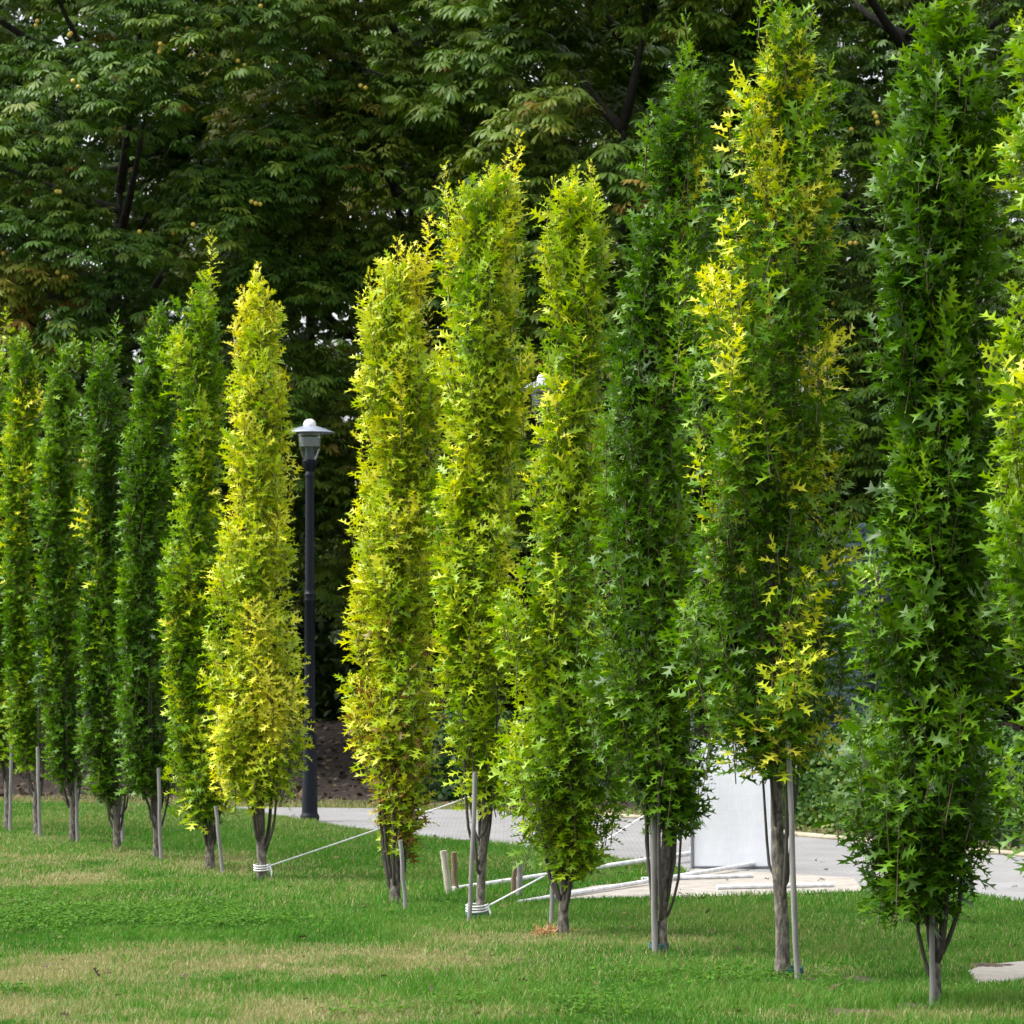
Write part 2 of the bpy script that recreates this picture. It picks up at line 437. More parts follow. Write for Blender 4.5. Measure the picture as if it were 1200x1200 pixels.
O[8] = ((246, 1024, 119.8), [(335, 226, 264), (360, 205, 266), (420, 197, 268), (500, 205, 268), (560, 205, 262), (640, 192, 260), (740, 185, 255), (820, 192, 263), (880, 196, 262), (930, 210, 268), (958, 226, 262)])
O[9] = ((183, 1008, 114), [(358, 178, 204), (400, 166, 205), (450, 153, 208), (550, 148, 208), (650, 143, 200), (750, 133, 195), (850, 132, 200), (900, 142, 204), (922, 166, 195)])
O[10] = ((137, 990, 109.8), [(395, 105, 145), (450, 96, 149), (550, 92, 150), (650, 95, 150), (750, 92, 145), (850, 86, 145), (905, 110, 149), (925, 126, 142)])
O[11] = ((85, 989, 105), [(405, 72, 98), (440, 47, 95), (500, 41, 95), (600, 36, 97), (700, 36, 95), (800, 41, 95), (870, 51, 95), (908, 71, 94)])
O[12] = ((43, 984, 101), [(395, 8, 35), (450, 6, 48), (550, 2, 46), (650, 2, 42), (750, 5, 42), (850, 10, 50), (893, 30, 50)])
O[13] = ((8, 977, 98), [(420, -15, 12), (470, -28, 20), (600, -30, 22), (700, -30, 24), (800, -28, 24), (860, -20, 26), (892, -4, 20)])
O[14] = ((-26, 970, 95), [(410, -40, -12), (470, -60, 8), (600, -64, 4), (800, -62, 4), (870, -44, -8)])

OAKS = {
    0: dict(r0=0.05, tone=.31, yellow=.07, leafsize=.138, lowbranch=0.5, label='green and lime columnar oak cut off by the right edge of the photo', shoots=800),
    1: dict(r0=0.03, tone=0.17, yellow=0, leafsize=.142, lowbranch=0.22, nbr=5, leaders=((1100, -25, 60), (1125, -10, 70)), label='tall dark green columnar oak in front of the kerb, crown reaching lowest to the lawn', shoots=780),
    2: dict(r0=0.047, tone=0.25, yellow=.38, lowbranch=0.75, nbr=4, leaders=((892, -12, 70), (953, 8, 110), (915, -5, 60)), label='tall dark green columnar oak with bright yellow shoot tips, white panel behind its trunk', shoots=640),
    3: dict(r0=0.033, tone=0.18, yellow=.02, lowbranch=0.28, nbr=6, leaders=((803, 18, 120), (790, 80, 90)), label='dark green columnar oak with a long thin leader, between the yellow tipped and lime oaks', shoots=600),
    4: dict(r0=0.04, tone=0.47, yellow=.13, lowbranch=0.22, nbr=5, leaders=((692, 182, 80), (650, 202, 70), (705, 250, 70)), label='lime green columnar oak with golden top, reddish dry clump at its foot', shoots=600),
    5: dict(r0=0.036, tone=0.55, yellow=.16, lowbranch=0.5, nbr=4, leaders=((608, 163, 110), (572, 203, 70), (541, 222, 70), (520, 205, 90)), label='yellow green columnar oak with several pointed tips and white rope round its trunk foot', shoots=580),
    6: dict(r0=0.042, tone=0.64, yellow=.22, brown=.45, lowbranch=0.16, nbr=6, leaders=((433, 332, 70), (472, 308, 70), (503, 260, 70)), label='golden columnar oak browning low down, first one right of the gap with the lamp', shoots=580),
    7: dict(r0=0.045, tone=0.68, yellow=.30, lowbranch=0.3, nbr=7, leaders=((300, 316, 50),), label='brightest yellow columnar oak, rope tied to its trunk, beside the black lamp post', shoots=560),
    8: dict(r0=0.044, tone=0.4, yellow=.22, lowbranch=0.25, nbr=6, leaders=((248, 278, 80),), label='green columnar oak with yellow flecks and a lone pale leader at its top', shoots=520),
    9: dict(r0=0.034, tone=0.17, yellow=.02, lowbranch=0.35, nbr=5, label='dark green columnar oak just left of the oak with the lone pale leader', shoots=460),
    10: dict(r0=0.042, tone=0.16, yellow=.03, lowbranch=0.25, nbr=5, leaders=((137, 358, 60), (110, 385, 40)), label='darkest bluish green columnar oak with two short leaders, second left of the pale leader', shoots=440),
    11: dict(r0=0.04, tone=.23, yellow=.06, lowbranch=0.4, nbr=4, leaders=((90, 398, 40),), label='mid green columnar oak with narrow bare foot, third left of the pale leader oak', shoots=420),
    12: dict(r0=0.042, tone=.31, yellow=.18, lowbranch=0.45, nbr=4, leaders=((8, 366, 60), (28, 395, 40)), label='green columnar oak with small yellow patches, fourth left of the pale leader oak', shoots=420),
    13: dict(r0=0.04, tone=.33, yellow=.18, lowbranch=0.5, nbr=4, label='columnar oak at the left edge of the photo, half cut off', shoots=400),
    14: dict(r0=0.04, tone=.25, yellow=.1, lowbranch=.7, nbr=3, label='farthest columnar oak, only a sliver of crown showing at the left edge', shoots=360),
}
for i, kw in OAKS.items():
    (bx, by, s), ol = O[i]
    oak(bx, by, s, [(q[0], q[1] + 18, q[2] + 18) for q in ol] if i == 0 else ol, seed=100 + i * 7, **kw)

# ---------------------------------------------------------------- stakes and ties beside the oaks
def stake(bx, by, tx, ty, wpx, label, mat=STAKE, s=None, front=.07, name='support_stake', cat='stake', group='tall grey stakes beside the oak trunks', seg=8):
    s = s or (by - HOR) / CAMH
    Y = F / s + front
    x0, x1 = (bx - 600) / s, (tx - 600) / s
    h = (by - ty) / s
    m = MB()
    r = wpx / s / 2
    zs = np.linspace(-0.05, h, 7)
    rg = np.random.default_rng(int(bx) + 900)
    pts = np.stack([(x1 - x0) * zs / h + rg.normal(0, .003, 7), 0 * zs + rg.normal(0, .002, 7), zs], 1)
    m.tube(pts, r * (1 + rg.normal(0, .04, 7)), seg)
    o = m.build(name, mat)
    o.location = (x0, Y, 0)
    return tag(o, label, cat, group)


stake(1090, 1180, 1092, 985, 6.5, 'grey stake in front of the lowest reaching dark green oak', front=-.075)
stake(936, 1153, 925, 868, 7, 'grey stake right of the trunk of the yellow tipped oak, leaning slightly')
stake(768, 1121, 767, 935, 8, 'grey stake left of the trunk of the dark oak with the long thin leader')
stake(646, 1088, 650, 975, 5.5, 'thin grey stake left of the trunk of the lime oak with golden top')
stake(550, 1084, 557, 905, 5.5, 'thin grey stake roped to the trunk of the yellow green oak with several tips')
stake(475, 1070, 469, 985, 5, 'thin grey stake right of the golden oak that browns low down')
stake(260, 1024, 252, 945, 4.2, 'thin grey stake right of the green oak with yellow flecks')
stake(188, 1010, 185, 900, 4.4, 'pale straight stake right of the dark oak left of the pale leader oak')
stake(143, 991, 140, 905, 4.4, 'pale stake right of the darkest bluish green oak')
stake(90, 990, 87, 890, 4, 'thin stake against the mid green oak with narrow bare foot')
stake(46, 984, 43, 875, 4, 'stake against the green oak with small yellow patches')
stake(11, 977, 12, 870, 4, 'stake against the half cut off oak at the left edge')

SG = 'short wooden pegs in the lawn'
stake(526, 1048, 519, 997, 8.5, 'short pale wooden peg leaning left, beside a brown peg', STAKEL, front=0, name='wooden_peg', cat='peg', group=SG, seg=6)
stake(534, 1046, 531, 999, 7, 'short brown wooden peg right of the pale leaning peg', STAKEB, front=.05, name='wooden_peg', cat='peg', group=SG, seg=6)
stake(601, 1053, 603, 1015, 6, 'short dark brown peg crossed by the long white pipe', STAKEB, front=0, name='wooden_peg', cat='peg', group=SG, seg=6)
stake(608, 1052, 609, 1012, 7, 'short grey peg right of the dark brown peg', STAKE, front=.06, name='wooden_peg', cat='peg', group=SG, seg=6)


def loops(cx, cy, rx, ry, z, n, rad, m, dz=.012):
    a = np.linspace(0, 2 * math.pi * n, 22 * n)
    m.tube(np.stack([cx + rx * np.cos(a), cy + ry * np.sin(a), z + dz * a / 6.283 + .01 * np.sin(a)], 1), rad, 6)


def tie(bx, s, zc, xc, rx, ry, label, mat):
    m = MB()
    loops(0, 0, rx, ry, 0, 3, .006, m)
    m.tube([(rx * .7, -ry, 0), (rx * .8, -ry - .03, -.03), (rx * .75, -ry - .03, -.08)], .005, 5)
    o = m.build('twine_tie', mat)
    o.location = ((xc - 600) / s, F / s + .01, zc)
    return tag(o, label, 'twine', 'twine round oak trunks')


tie(917, 182, .04, 925, .088, .062, 'green twine round the trunk and stake of the yellow tipped oak', TWINE)
tie(776, 168.5, .05, 772, .066, .058, 'green twine round the trunk and stake of the oak with long thin leader', TWINE)
tie(563, 149, .05, 559, .086, .07, 'teal twine under the white rope on the several tipped oak', TEAL)

# ---------------------------------------------------------------- white panel, ropes and pipes
sp = 119.5
YP = F / sp
xl, xr = (814 - 600) / sp, (903 - 600) / sp
nt = PANEL.node_tree; b = nt.nodes['Principled BSDF']
tc = nt.nodes.new('ShaderNodeTexCoord'); mp = nt.nodes.new('ShaderNodeMapping'); mp.inputs['Rotation'].default_value = (math.radians(90), 0, 0)
wv = nt.nodes.new('ShaderNodeTexBrick'); wv.inputs['Scale'].default_value = 9; wv.inputs['Mortar Size'].default_value = .012; wv.inputs['Brick Width'].default_value = .22; wv.inputs['Row Height'].default_value = 1.3
wv.inputs['Color1'].default_value = (1, 1, 1, 1); wv.inputs['Color2'].default_value = (.96, .965, .97, 1); wv.inputs['Mortar'].default_value = (.86, .87, .89, 1)
mu = nt.nodes.new('ShaderNodeMixRGB'); mu.blend_type = 'MULTIPLY'; mu.inputs['Fac'].default_value = 1
nt.links.new(tc.outputs['Object'], mp.inputs['Vector']); nt.links.new(mp.outputs[0], wv.inputs['Vector'])
nt.links.new(nt.nodes['Color Ramp'].outputs['Color'], mu.inputs['Color1']); nt.links.new(wv.outputs['Color'], mu.inputs['Color2']); nt.links.new(mu.outputs[0], b.inputs['Base Color'])
panel = tag(empty('banner_panel', ((xl + xr) / 2, YP, 0)), 'white fabric panel standing upright on the paving behind the oaks', 'panel')
hwp = (xr - xl) / 2
nx, nz_ = 22, 30
gx, gz = np.meshgrid(np.linspace(-hwp, hwp, nx), np.linspace(.035, 1.26, nz_))
gy = .004 * np.sin(gx * 14 + gz * 2.1) + .012 * np.sin(gz * 5.5 + gx * 3) * (1 - np.abs(gx / hwp) ** 2)
pv = np.stack([gx, gy, gz], -1).reshape(-1, 3)
pv2 = pv + np.array([0, .014, 0])
ii = (np.arange(nz_ - 1)[:, None] * nx + np.arange(nx - 1)[None]).ravel()
q = np.stack([ii, ii + 1, ii + 1 + nx, ii + nx], 1)
meshobj('fabric', np.vstack([pv, pv2]), np.vstack([q, q[:, ::-1] + len(pv)]), PANEL, panel, smooth=True)
for sx in (-1, 1):
    m = MB(); m.tube([(sx * (hwp + .022), .003, 0), (sx * (hwp + .022), .003, 1.62)], .018, 10); m.build('post', POST if sx < 0 else PIPE, panel)
m = MB(); m.tube([(-hwp - .003, .003, .022), (hwp + .003, .003, .022)], .013, 8); m.build('bottom_rail', POST, panel)
m = MB(); m.tube([(-hwp - .003, .003, 1.275), (hwp + .003, .003, 1.275)], .013, 8); m.build('top_rail', PIPE, panel)


def guy(tx, s, zt, cx, rx, ry, end, label):
    m = MB()
    X0, Y0 = (cx - 600) / s, F / s
    loops(X0, Y0, rx, ry, zt - .03, 3, .006, m, .022)
    a = np.array([X0 + rx, Y0 - ry * .3, zt + .02]); b_ = np.array(end)
    t = np.linspace(0, 1, 24)[:, None]
    p = a + (b_ - a) * t; p[:, 2] -= .05 * np.sin(t[:, 0] * math.pi)
    m.tube(p, .0075, 6)
    m.tube([a, a + (.02, -.03, -.05), a + (.012, -.03, -.13)], .008, 5)
    o = m.build('guy_rope', ROPE)
    return tag(o, label, 'rope', 'white guy ropes')


guy(307, 125.5, .115, 307, .075, .085, ((812 - 600) / sp, YP, 1.58), 'white rope running from the brightest yellow oak up behind the golden oak')
guy(563, 149, .10, 559, .085, .09, ((812 - 600) / sp, YP, .86), 'white rope from the several tipped yellow green oak towards the white panel')


def pipe(p0, p1, r, label, z0=None, z1=None, fit=True):
    a, c = np.array([*G(*p0), z0 if z0 is not None else r + .01]), np.array([*G(*p1), z1 if z1 is not None else r + .01])
    root = empty('white_pipe', tuple(a)); tag(root, label, 'pipe', 'white pipes lying on the ground')
    m = MB(); m.tube([(0, 0, 0), (c - a) * .5, c - a], r, 12); m.build('tube', PIPE, root)
    if fit:
        d = (c - a) / np.linalg.norm(c - a)
        m = MB(); m.tube([c - a - d * .06, c - a + d * .03], r * 1.35, 12); m.tube([c - a + d * .0 + (0, 0, -r), c - a + d * 0 + (0, 0, r * 3)], r * 1.15, 10)
        m.build('end_fitting', PIPE, root)
    return root


pipe((530, 1046), (812, 1010), .024, 'long thick white pipe from the pegs across the lawn to the panel foot', z0=.03, z1=.09)
pipe((606, 1062), (902, 1016), .020, 'white pipe slanting over the sandy paving with its end raised at the panel', z1=.06)
pipe((752, 1034), (882, 1030), .020, 'short white pipe lying behind the slanting one', fit=False)
pipe((840, 1044), (977, 1041), .022, 'straight white pipe nearest the grass, behind the yellow tipped oak', fit=False)

# ---------------------------------------------------------------- street lamps
def copy_tree(o, parent=None):
    c = o.copy(); COL.objects.link(c); c.parent = parent
    for ch in list(o.children): copy_tree(ch, c)
    return c


def make_lamp():
    root = empty('street_lamp')
    m = MB(); m.lathe([(0, 0), (.118, 0), (.118, .03), (.125, .05), (.118, .085), (.105, .10), (.100, .13), (.086, .92), (.080, .95), (0, .95)]); m.build('base', BLACK, root)
    m = MB(); m.lathe([(0, .94), (.098, .94), (.103, .965), (.098, .99), (.080, 1.0), (.080, 1.05), (.094, 1.055), (.094, 1.085), (.072, 1.10), (0, 1.10)]); m.build('collar', BLACK, root)
    m = MB(); m.lathe([(.070, 1.08), (.068, 1.9), (.064, 2.78), (.070, 2.79), (.075, 2.80), (.075, 2.825), (.066, 2.83), (.066, 2.87), (.075, 2.875), (.075, 2.90), (.062, 2.915), (.060, 2.95), (.055, 4.40), (0, 4.40)]); m.build('pole', BLACK, root)
    m = MB(); m.lathe([(0, 4.39), (.064, 4.39), (.066, 4.41), (.058, 4.425), (.05, 4.45), (.075, 4.50), (.098, 4.55), (.100, 4.585), (.085, 4.60), (0, 4.60)]); m.build('lantern_base', BLACK, root)
    m = MB(); m.lathe([(.086, 4.603), (.118, 4.66), (.138, 4.75), (.146, 4.85), (.146, 4.975), (.140, 4.975), (.140, 4.85), (.132, 4.75), (.112, 4.66), (.080, 4.603)], 32); m.build('glass_globe', GLASS, root)
    m = MB()
    for k in range(7):
        z = 4.775 + k * .0165
        m.lathe([(.085, z + .010), (.134, z), (.134, z + .004), (.085, z + .014)], 28)
    m.build('louvre', SILVER, root)
    m = MB(); m.lathe([(0, 4.605), (.062, 4.605), (.062, 4.75), (.075, 4.772), (0, 4.772)], 20); m.build('gear_housing', plain('gear_grey', (.05, .06, .08), .4), root)
    cap = MB(); cap.lathe([(.135, 4.965), (.20, 4.955), (.315, 4.94), (.318, 4.945), (.312, 4.952), (.20, 4.995), (.12, 5.02), (.085, 5.03), (0, 5.03)], 40); cp = cap.build('cap', CAPM, root)
    m = MB(); m.lathe([(.082, 5.032), (.082, 5.05), (.075, 5.08), (.055, 5.105), (.025, 5.118), (0.001, 5.12)], 24); m.build('finial', plain('pale_finial', (.62, .62, .65), .3), cp)
    for o in root.children_recursive:
        if o.type == 'MESH':
            md = o.modifiers.new('edge', 'EDGE_SPLIT'); md.split_angle = math.radians(40)
    return root


lamp = make_lamp()
lspots = [(363, 963, 'black street lamp with grey conical cap in the gap between the yellow oaks'),
          (638, 999, 'black street lamp nearly hidden behind the lime oak with golden top'),
          (1077, 1081, 'street lamp hidden behind the dark oak, only its grey cap edge showing')]
for i, (px, py, lb) in enumerate(lspots):
    o = lamp if i == 0 else copy_tree(lamp)
    x, y = G(px, py)
    o.location = (x, y, 0)
    tag(o, lb, 'street lamp', 'street lamps along the path')

# ---------------------------------------------------------------- ground, road, paving
ROADP = [G(*p) for p in [(-200, 939.6), (100, 943.3), (280, 948.5), (320, 957), (365, 964), (400, 970), (490, 981), (610, 993), (713, 1006), (800, 1020), (830, 1046), (1010, 1045), (1133, 1049), (1200, 1058), (1320, 1074), (1900, 1150),
                         (1900, 1068), (1320, 1017), (1192, 1004), (940, 981), (760, 961), (610, 950.5), (480, 948.4), (280, 946), (100, 941.6), (-200, 938.6)]]
APRONP = [G(*p) for p in [(606, 1058), (700, 1054.5), (835, 1052), (950, 1048), (1012, 1046), (1000, 1030), (815, 1019), (800, 1031), (763, 1034), (700, 1039), (657, 1047)]]
SLABP = [G(*p) for p in [(1134, 1140), (1150, 1133), (1200, 1128), (1400, 1112), (1400, 1140), (1200, 1151), (1146, 1156)]]


def sheet(name, poly, z, mat):
    import bmesh
    bm = bmesh.new()
    vs = [bm.verts.new((x, y, z)) for x, y in poly]
    fc = bm.faces.new(vs)
    if fc.normal.z < 0: fc.normal_flip()
    bmesh.ops.triangulate(bm, faces=[fc])
    me = bpy.data.meshes.new(name); bm.to_mesh(me); bm.free()
    me.materials.append(mat)
    o = bpy.data.objects.new(name, me); COL.objects.link(o)
    o['kind'] = 'structure'
    return o


sheet('ground', [(-1500, -200), (1500, -200), (1500, 3000), (-1500, 3000)], 0.0, SOIL)
sheet('road', ROADP, 0.008, ROAD)
sheet('paving', APRONP, 0.012, APRON)
sheet('concrete_path', SLABP, 0.012, CONC)
# far kerb, a low line of stones along the road
m = MB()
ke = [np.array(p) for p in ROADP[-9:-4]]
for a, c in zip(ke[:-1], ke[1:]):
    Lk = np.linalg.norm(c - a); nk = max(1, int(Lk / 1.0))
    ang = math.atan2(c[1] - a[1], c[0] - a[0])
    for k in range(nk):
        p = a + (c - a) * (k + .5) / nk
        m.box((p[0], p[1], .03), (Lk / nk - .012, .12, .05), ang)
o = m.build('kerb', KERB, smooth=False); o['kind'] = 'structure'
# bank of leaf litter rising under the big trees
gx, gy = np.meshgrid(np.linspace(-40, 40, 161), np.linspace(0, 40, 81))
road_far = np.interp(gx, [p[0] for p in ROADP[:-11:-1]], [p[1] for p in ROADP[:-11:-1]])
yy = road_far + .35 + gy
hz = 0.02 + 0.9 * np.clip(gy / 12, 0, 1) ** 1.3 + .10 * (noise2(gx * .8, gy * .8, 5) - .5) * np.clip(gy / 1.5, 0, 1)
bv = np.stack([gx, yy, hz], -1).reshape(-1, 3)
ii = (np.arange(80)[:, None] * 161 + np.arange(160)[None]).ravel()
o = meshobj('forest_floor', bv, np.stack([ii, ii + 1, ii + 162, ii + 161], 1), FOREST, smooth=True); o['kind'] = 'structure'


def bank(x, y):
    rf = np.interp(x, [p[0] for p in ROADP[:-11:-1]], [p[1] for p in ROADP[:-11:-1]])
    g = y - rf - .35
    return np.where(g > 0, 0.02 + 0.9 * np.clip(g / 12, 0, 1) ** 1.3, 0)


n = 9000
x = R.uniform(-10, 10, n); y = R.uniform(38, 60, n); z = bank(x, y)
k = z > 0; x, y, z = x[k], y[k], z[k]; n = len(x)
P = np.stack([x, y, z + .035], 1)
v, f = inst(SV * np.array([1, 1.2, 1.5]), SF, P, np.stack([R.normal(size=n), R.normal(size=n), R.normal(0, .25, n)], 1), np.array([0, 0, 1.0]) + R.normal(0, .35, (n, 3)), R.uniform(.07, .16, n))
o = meshobj('leaf_litter', v, f, LITTER, None, {'tone': np.repeat(R.random(n), 4)})
tag(o, 'brown fallen leaves on the shaded bank under the big trees', 'fallen leaves', kind='stuff')

n = 420
y = R.uniform(19, 47, n); x = (R.random(n) * 2 - 1) * (.165 * y)
P = np.stack([x, y, np.where(inside(x, y, ROADP) | inside(x, y, APRONP), .022, .05)], 1)
v, f = inst(OV[R.integers(0, len(OV), n)], OF, P, np.stack([R.normal(size=n), R.normal(size=n), R.normal(0, .15, n)], 1), np.array([0, 0, 1.0]) + R.normal(0, .3, (n, 3)), R.uniform(.03, .075, n))
o = meshobj('fallen_leaves', v, f, LITTER, None, {'tone': np.repeat(R.uniform(.4, 1.0, n), OV.shape[1])})
tag(o, 'small dry leaves scattered over the lawn and the path', 'fallen leaves', kind='stuff')

# bare soil patches
def soilpatch(px, py, wpx, hpx, label):
    X0, Y0 = G(px, py)
    s = F / Y0
    rx, ry = wpx / 2 / s, max(.05, hpx / 2 * Y0 / (py - HOR))
    rg = np.random.default_rng(int(px * 7 + py))
    seg = 26
    a = np.linspace(0, 6.2832, seg, endpoint=False)
    rad = 1 + rg.normal(0, .22, seg)
    v = [(0, 0, .016)]
    for q_, h in ((.5, .014), (1.0, .003)):
        for t, rr in zip(a, rad): v.append((q_ * rr * rx * math.cos(t), q_ * rr * ry * math.sin(t), h + rg.normal(0, .004) * (q_ < 1)))
    f = []
    for j in range(seg):
        kk = (j + 1) % seg
        f.append((0, 1 + j, 1 + kk)); f.append((1 + j, 1 + seg + j, 1 + seg + kk)); f.append((1 + j, 1 + seg + kk, 1 + kk))
    o = meshobj('soil_patch', np.array(v), np.array(f), DIRT, smooth=True)
    o.location = (X0, Y0, 0)
    o['kind'] = 'structure'
    return (X0, Y0, rx, ry)


SOILS = [soilpatch(1009, 1150, 44, 12, ''), soilpatch(1000, 1188, 90, 10, ''), soilpatch(1068, 1181, 60, 8, ''), soilpatch(1160, 1133, 70, 8, ''), soilpatch(950, 1150, 26, 8, '')]

# ---------------------------------------------------------------- grass
def dryness(x, y):
    """how dry the lawn is at a ground point (0 green .. 1 straw)"""
    d = 0.30 * np.clip(noise2(x * .55 + 7, y * .35, 31) * 1.5 - .55, 0, 1) + .12 * (noise2(x * 2.3, y * 1.4, 33) - .5)
    def blob(px, py, rx, ry, amt):
        X0, Y0 = G(px, py); s = F / Y0
        a = ((x - X0) / (rx / s)) ** 2 + ((y - Y0) / (ry * Y0 / (py - HOR))) ** 2
        nn = noise2(x * 1.7 + 3, y * 1.0 + 9, 35) * .9 + noise2(x * 6, y * 3.2, 36) * .5 - .2
        return amt * np.clip(1.35 - a, 0, 1) * np.clip(nn * 1.6, 0, 1.2)
    for bl in [(100, 1012, 260, 14, .75), (40, 1030, 190, 12, .9), (250, 1020, 140, 10, .5), (250, 1128, 380, 20, .95), (120, 1135, 300, 26, .8), (30, 1160, 250, 20, .6), (480, 1120, 240, 14, .4),
               (620, 1102, 130, 13, .7), (100, 1190, 420, 26, .95), (400, 1192, 260, 12, .4), (760, 1105, 130, 9, .4), (560, 1010, 60, 6, .3), (40, 985, 120, 6, .4), (1050, 1195, 220, 8, .6), (960, 1140, 60, 10, .35)]:
        d = np.maximum(d, blob(*bl))
    return d


def lawn(name, y0, y1, dens, hgt, wid, label, seed):
    rg = np.random.default_rng(seed)
    area = 0.0
    ys = np.linspace(y0, y1, 200); wv = 2 * (.172 * ys + 1.3)
    n = int(wv.mean() * (y1 - y0) * dens)
    cdf = np.cumsum(wv); cdf /= cdf[-1]
    y = np.interp(rg.random(n), cdf, ys)
    x = (rg.random(n) * 2 - 1) * (.172 * y + 1.3)
    keep = ~inside(x, y, ROADP) & ~inside(x, y, APRONP) & ~inside(x, y, SLABP)
    for X0, Y0, rx, ry in SOILS:
        keep &= (((x - X0) / rx) ** 2 + ((y - Y0) / ry) ** 2 + rg.normal(0, .42, n)) > .8
    rf = np.interp(x, [p[0] for p in ROADP[:-11:-1]], [p[1] for p in ROADP[:-11:-1]])
    keep &= (y < rf + .3) | ((y < rf + 1.1) & (rg.random(n) < .5))
    x, y, rf = x[keep], y[keep], rf[keep]; n = len(x)
    d = dryness(x, y)
    far = y > rf
    tuft = noise2(x * 5.5, y * 5.5, 41) * .6 + noise2(x * 1.4, y * 1.1, 42) * .6
    h = hgt * (0.45 + .9 * tuft * rg.uniform(.5, 1.2, n)) * (1 - .45 * np.clip(d, 0, 1))
    a = rg.random(n) * 6.283
    for (bx_, by_, s_), _ in O.values():
        h *= 1 + .8 * np.exp(-((x - (bx_ - 600) / s_) ** 2 + (y - F / s_) ** 2) / .03)
    ln = rg.normal(0, .42, (n, 2)) * h[:, None]
    wd = wid * rg.uniform(.7, 1.3, n)
    sx, sy = np.cos(a) * wd, np.sin(a) * wd
    b0 = bank(x, y)
    v = np.empty((n, 5, 3), np.float32)
    v[:, 0] = np.stack([x - sx, y - sy, b0], 1); v[:, 1] = np.stack([x + sx, y + sy, b0], 1)
    v[:, 2] = np.stack([x - sx * .7 + ln[:, 0] * .4, y - sy * .7 + ln[:, 1] * .4, b0 + h * .6], 1)
    v[:, 3] = np.stack([x + sx * .7 + ln[:, 0] * .4, y + sy * .7 + ln[:, 1] * .4, b0 + h * .6], 1)
    v[:, 4] = np.stack([x + ln[:, 0], y + ln[:, 1], b0 + h], 1)
    T = np.array([(0, 1, 3), (0, 3, 2), (2, 3, 4)])
    f = (T[None] + (np.arange(n) * 5)[:, None, None]).reshape(-1, 3)
    tn = .33 + (tuft - .6) * .42 + rg.normal(0, .09, n)
    tn = np.where(rg.random(n) < d, .62 + .38 * rg.random(n), tn + .25 * d)
    tn = np.where(far, .55 + .4 * rg.random(n), tn)
    tn = np.where(rg.random(n) < .05, .75, tn)
    o = meshobj(name, v.reshape(-1, 3), f, GRASS, None, {'tone': np.repeat(np.clip(tn, 0, 1), 5)})
    return tag(o, label, 'grass', kind='stuff')


lawn('near_grass', 18.6, 28.0, 3000, .058, .0031, 'green mown lawn with straw coloured dry patches under the near oaks', 51)
lawn('far_grass', 28.0, 50.0, 1300, .060, .0046, 'green lawn running back to the path and the farther oaks', 52)

def clover(pts, label, seed):
    rg = np.random.default_rng(seed)
    xs, ys = [], []
    for px, py, rx, ry, n in pts:
        X0, Y0 = G(px, py); s = F / Y0
        xs.append(X0 + rg.normal(0, .5, n) * rx / s); ys.append(Y0 + rg.normal(0, .5, n) * ry * Y0 / (py - HOR))
    x, y = np.concatenate(xs), np.concatenate(ys)
    k = noise2(x * 1.6, y * 1.2, 77) > .38
    x, y = x[k], y[k]; n = len(x)
    z = rg.uniform(.03, .085, n)
    P = np.repeat(np.stack([x, y, z], 1), 3, 0)
    a = np.repeat(rg.random(n) * 6.28, 3) + np.tile([0, 2.09, 4.19], n)
    X = np.stack([np.cos(a), np.sin(a), rg.normal(0, .2, 3 * n)], 1)
    v, f = inst(SV * np.array([1, 1.4, 1]), SF, P, X, np.array([0, 0, 1.0]) + rg.normal(0, .25, (3 * n, 3)), np.repeat(rg.uniform(.016, .034, n), 3))
    o = meshobj('clover', v, f, CLOVER, None, {'tone': np.repeat(np.repeat(rg.random(n), 3), 4)})
    return tag(o, label, 'clover', kind='stuff')


clover([(90, 1072, 230, 26, 5200), (230, 1082, 120, 14, 1500), (340, 1160, 60, 8, 200), (60, 1165, 70, 8, 200)], 'patch of broad leaved clover in the lawn at the left', 61)
clover([(640, 1185, 120, 14, 700), (850, 1150, 160, 14, 500), (420, 1190, 60, 8, 120)], 'low clover weeds in the lawn near the bottom edge', 62)

# reddish dry clump at the foot of the lime oak
n = 700
X0, Y0 = G(648, 1097)
rg = np.random.default_rng(5)
th = rg.random(n) * 6.28; rd = np.sqrt(rg.random(n))
P = np.stack([X0 + .13 * rd * np.cos(th), Y0 + .13 * rd * np.sin(th), .012 + .05 * (1 - rd ** 2) * rg.random(n)], 1)
v, f = inst(SV * np.array([1, .14, 1]), SF, P, np.stack([rg.normal(size=n), rg.normal(size=n), rg.normal(0, .35, n)], 1), np.array([0, 0, 1.0]) + rg.normal(0, .3, (n, 3)), rg.uniform(.05, .12, n))
o = meshobj('dry_clump', v, f, DRY, None, {'tone': np.repeat(rg.random(n), 4)})
tag(o, 'reddish clump of dry grass at the foot of the lime oak', 'dry grass')

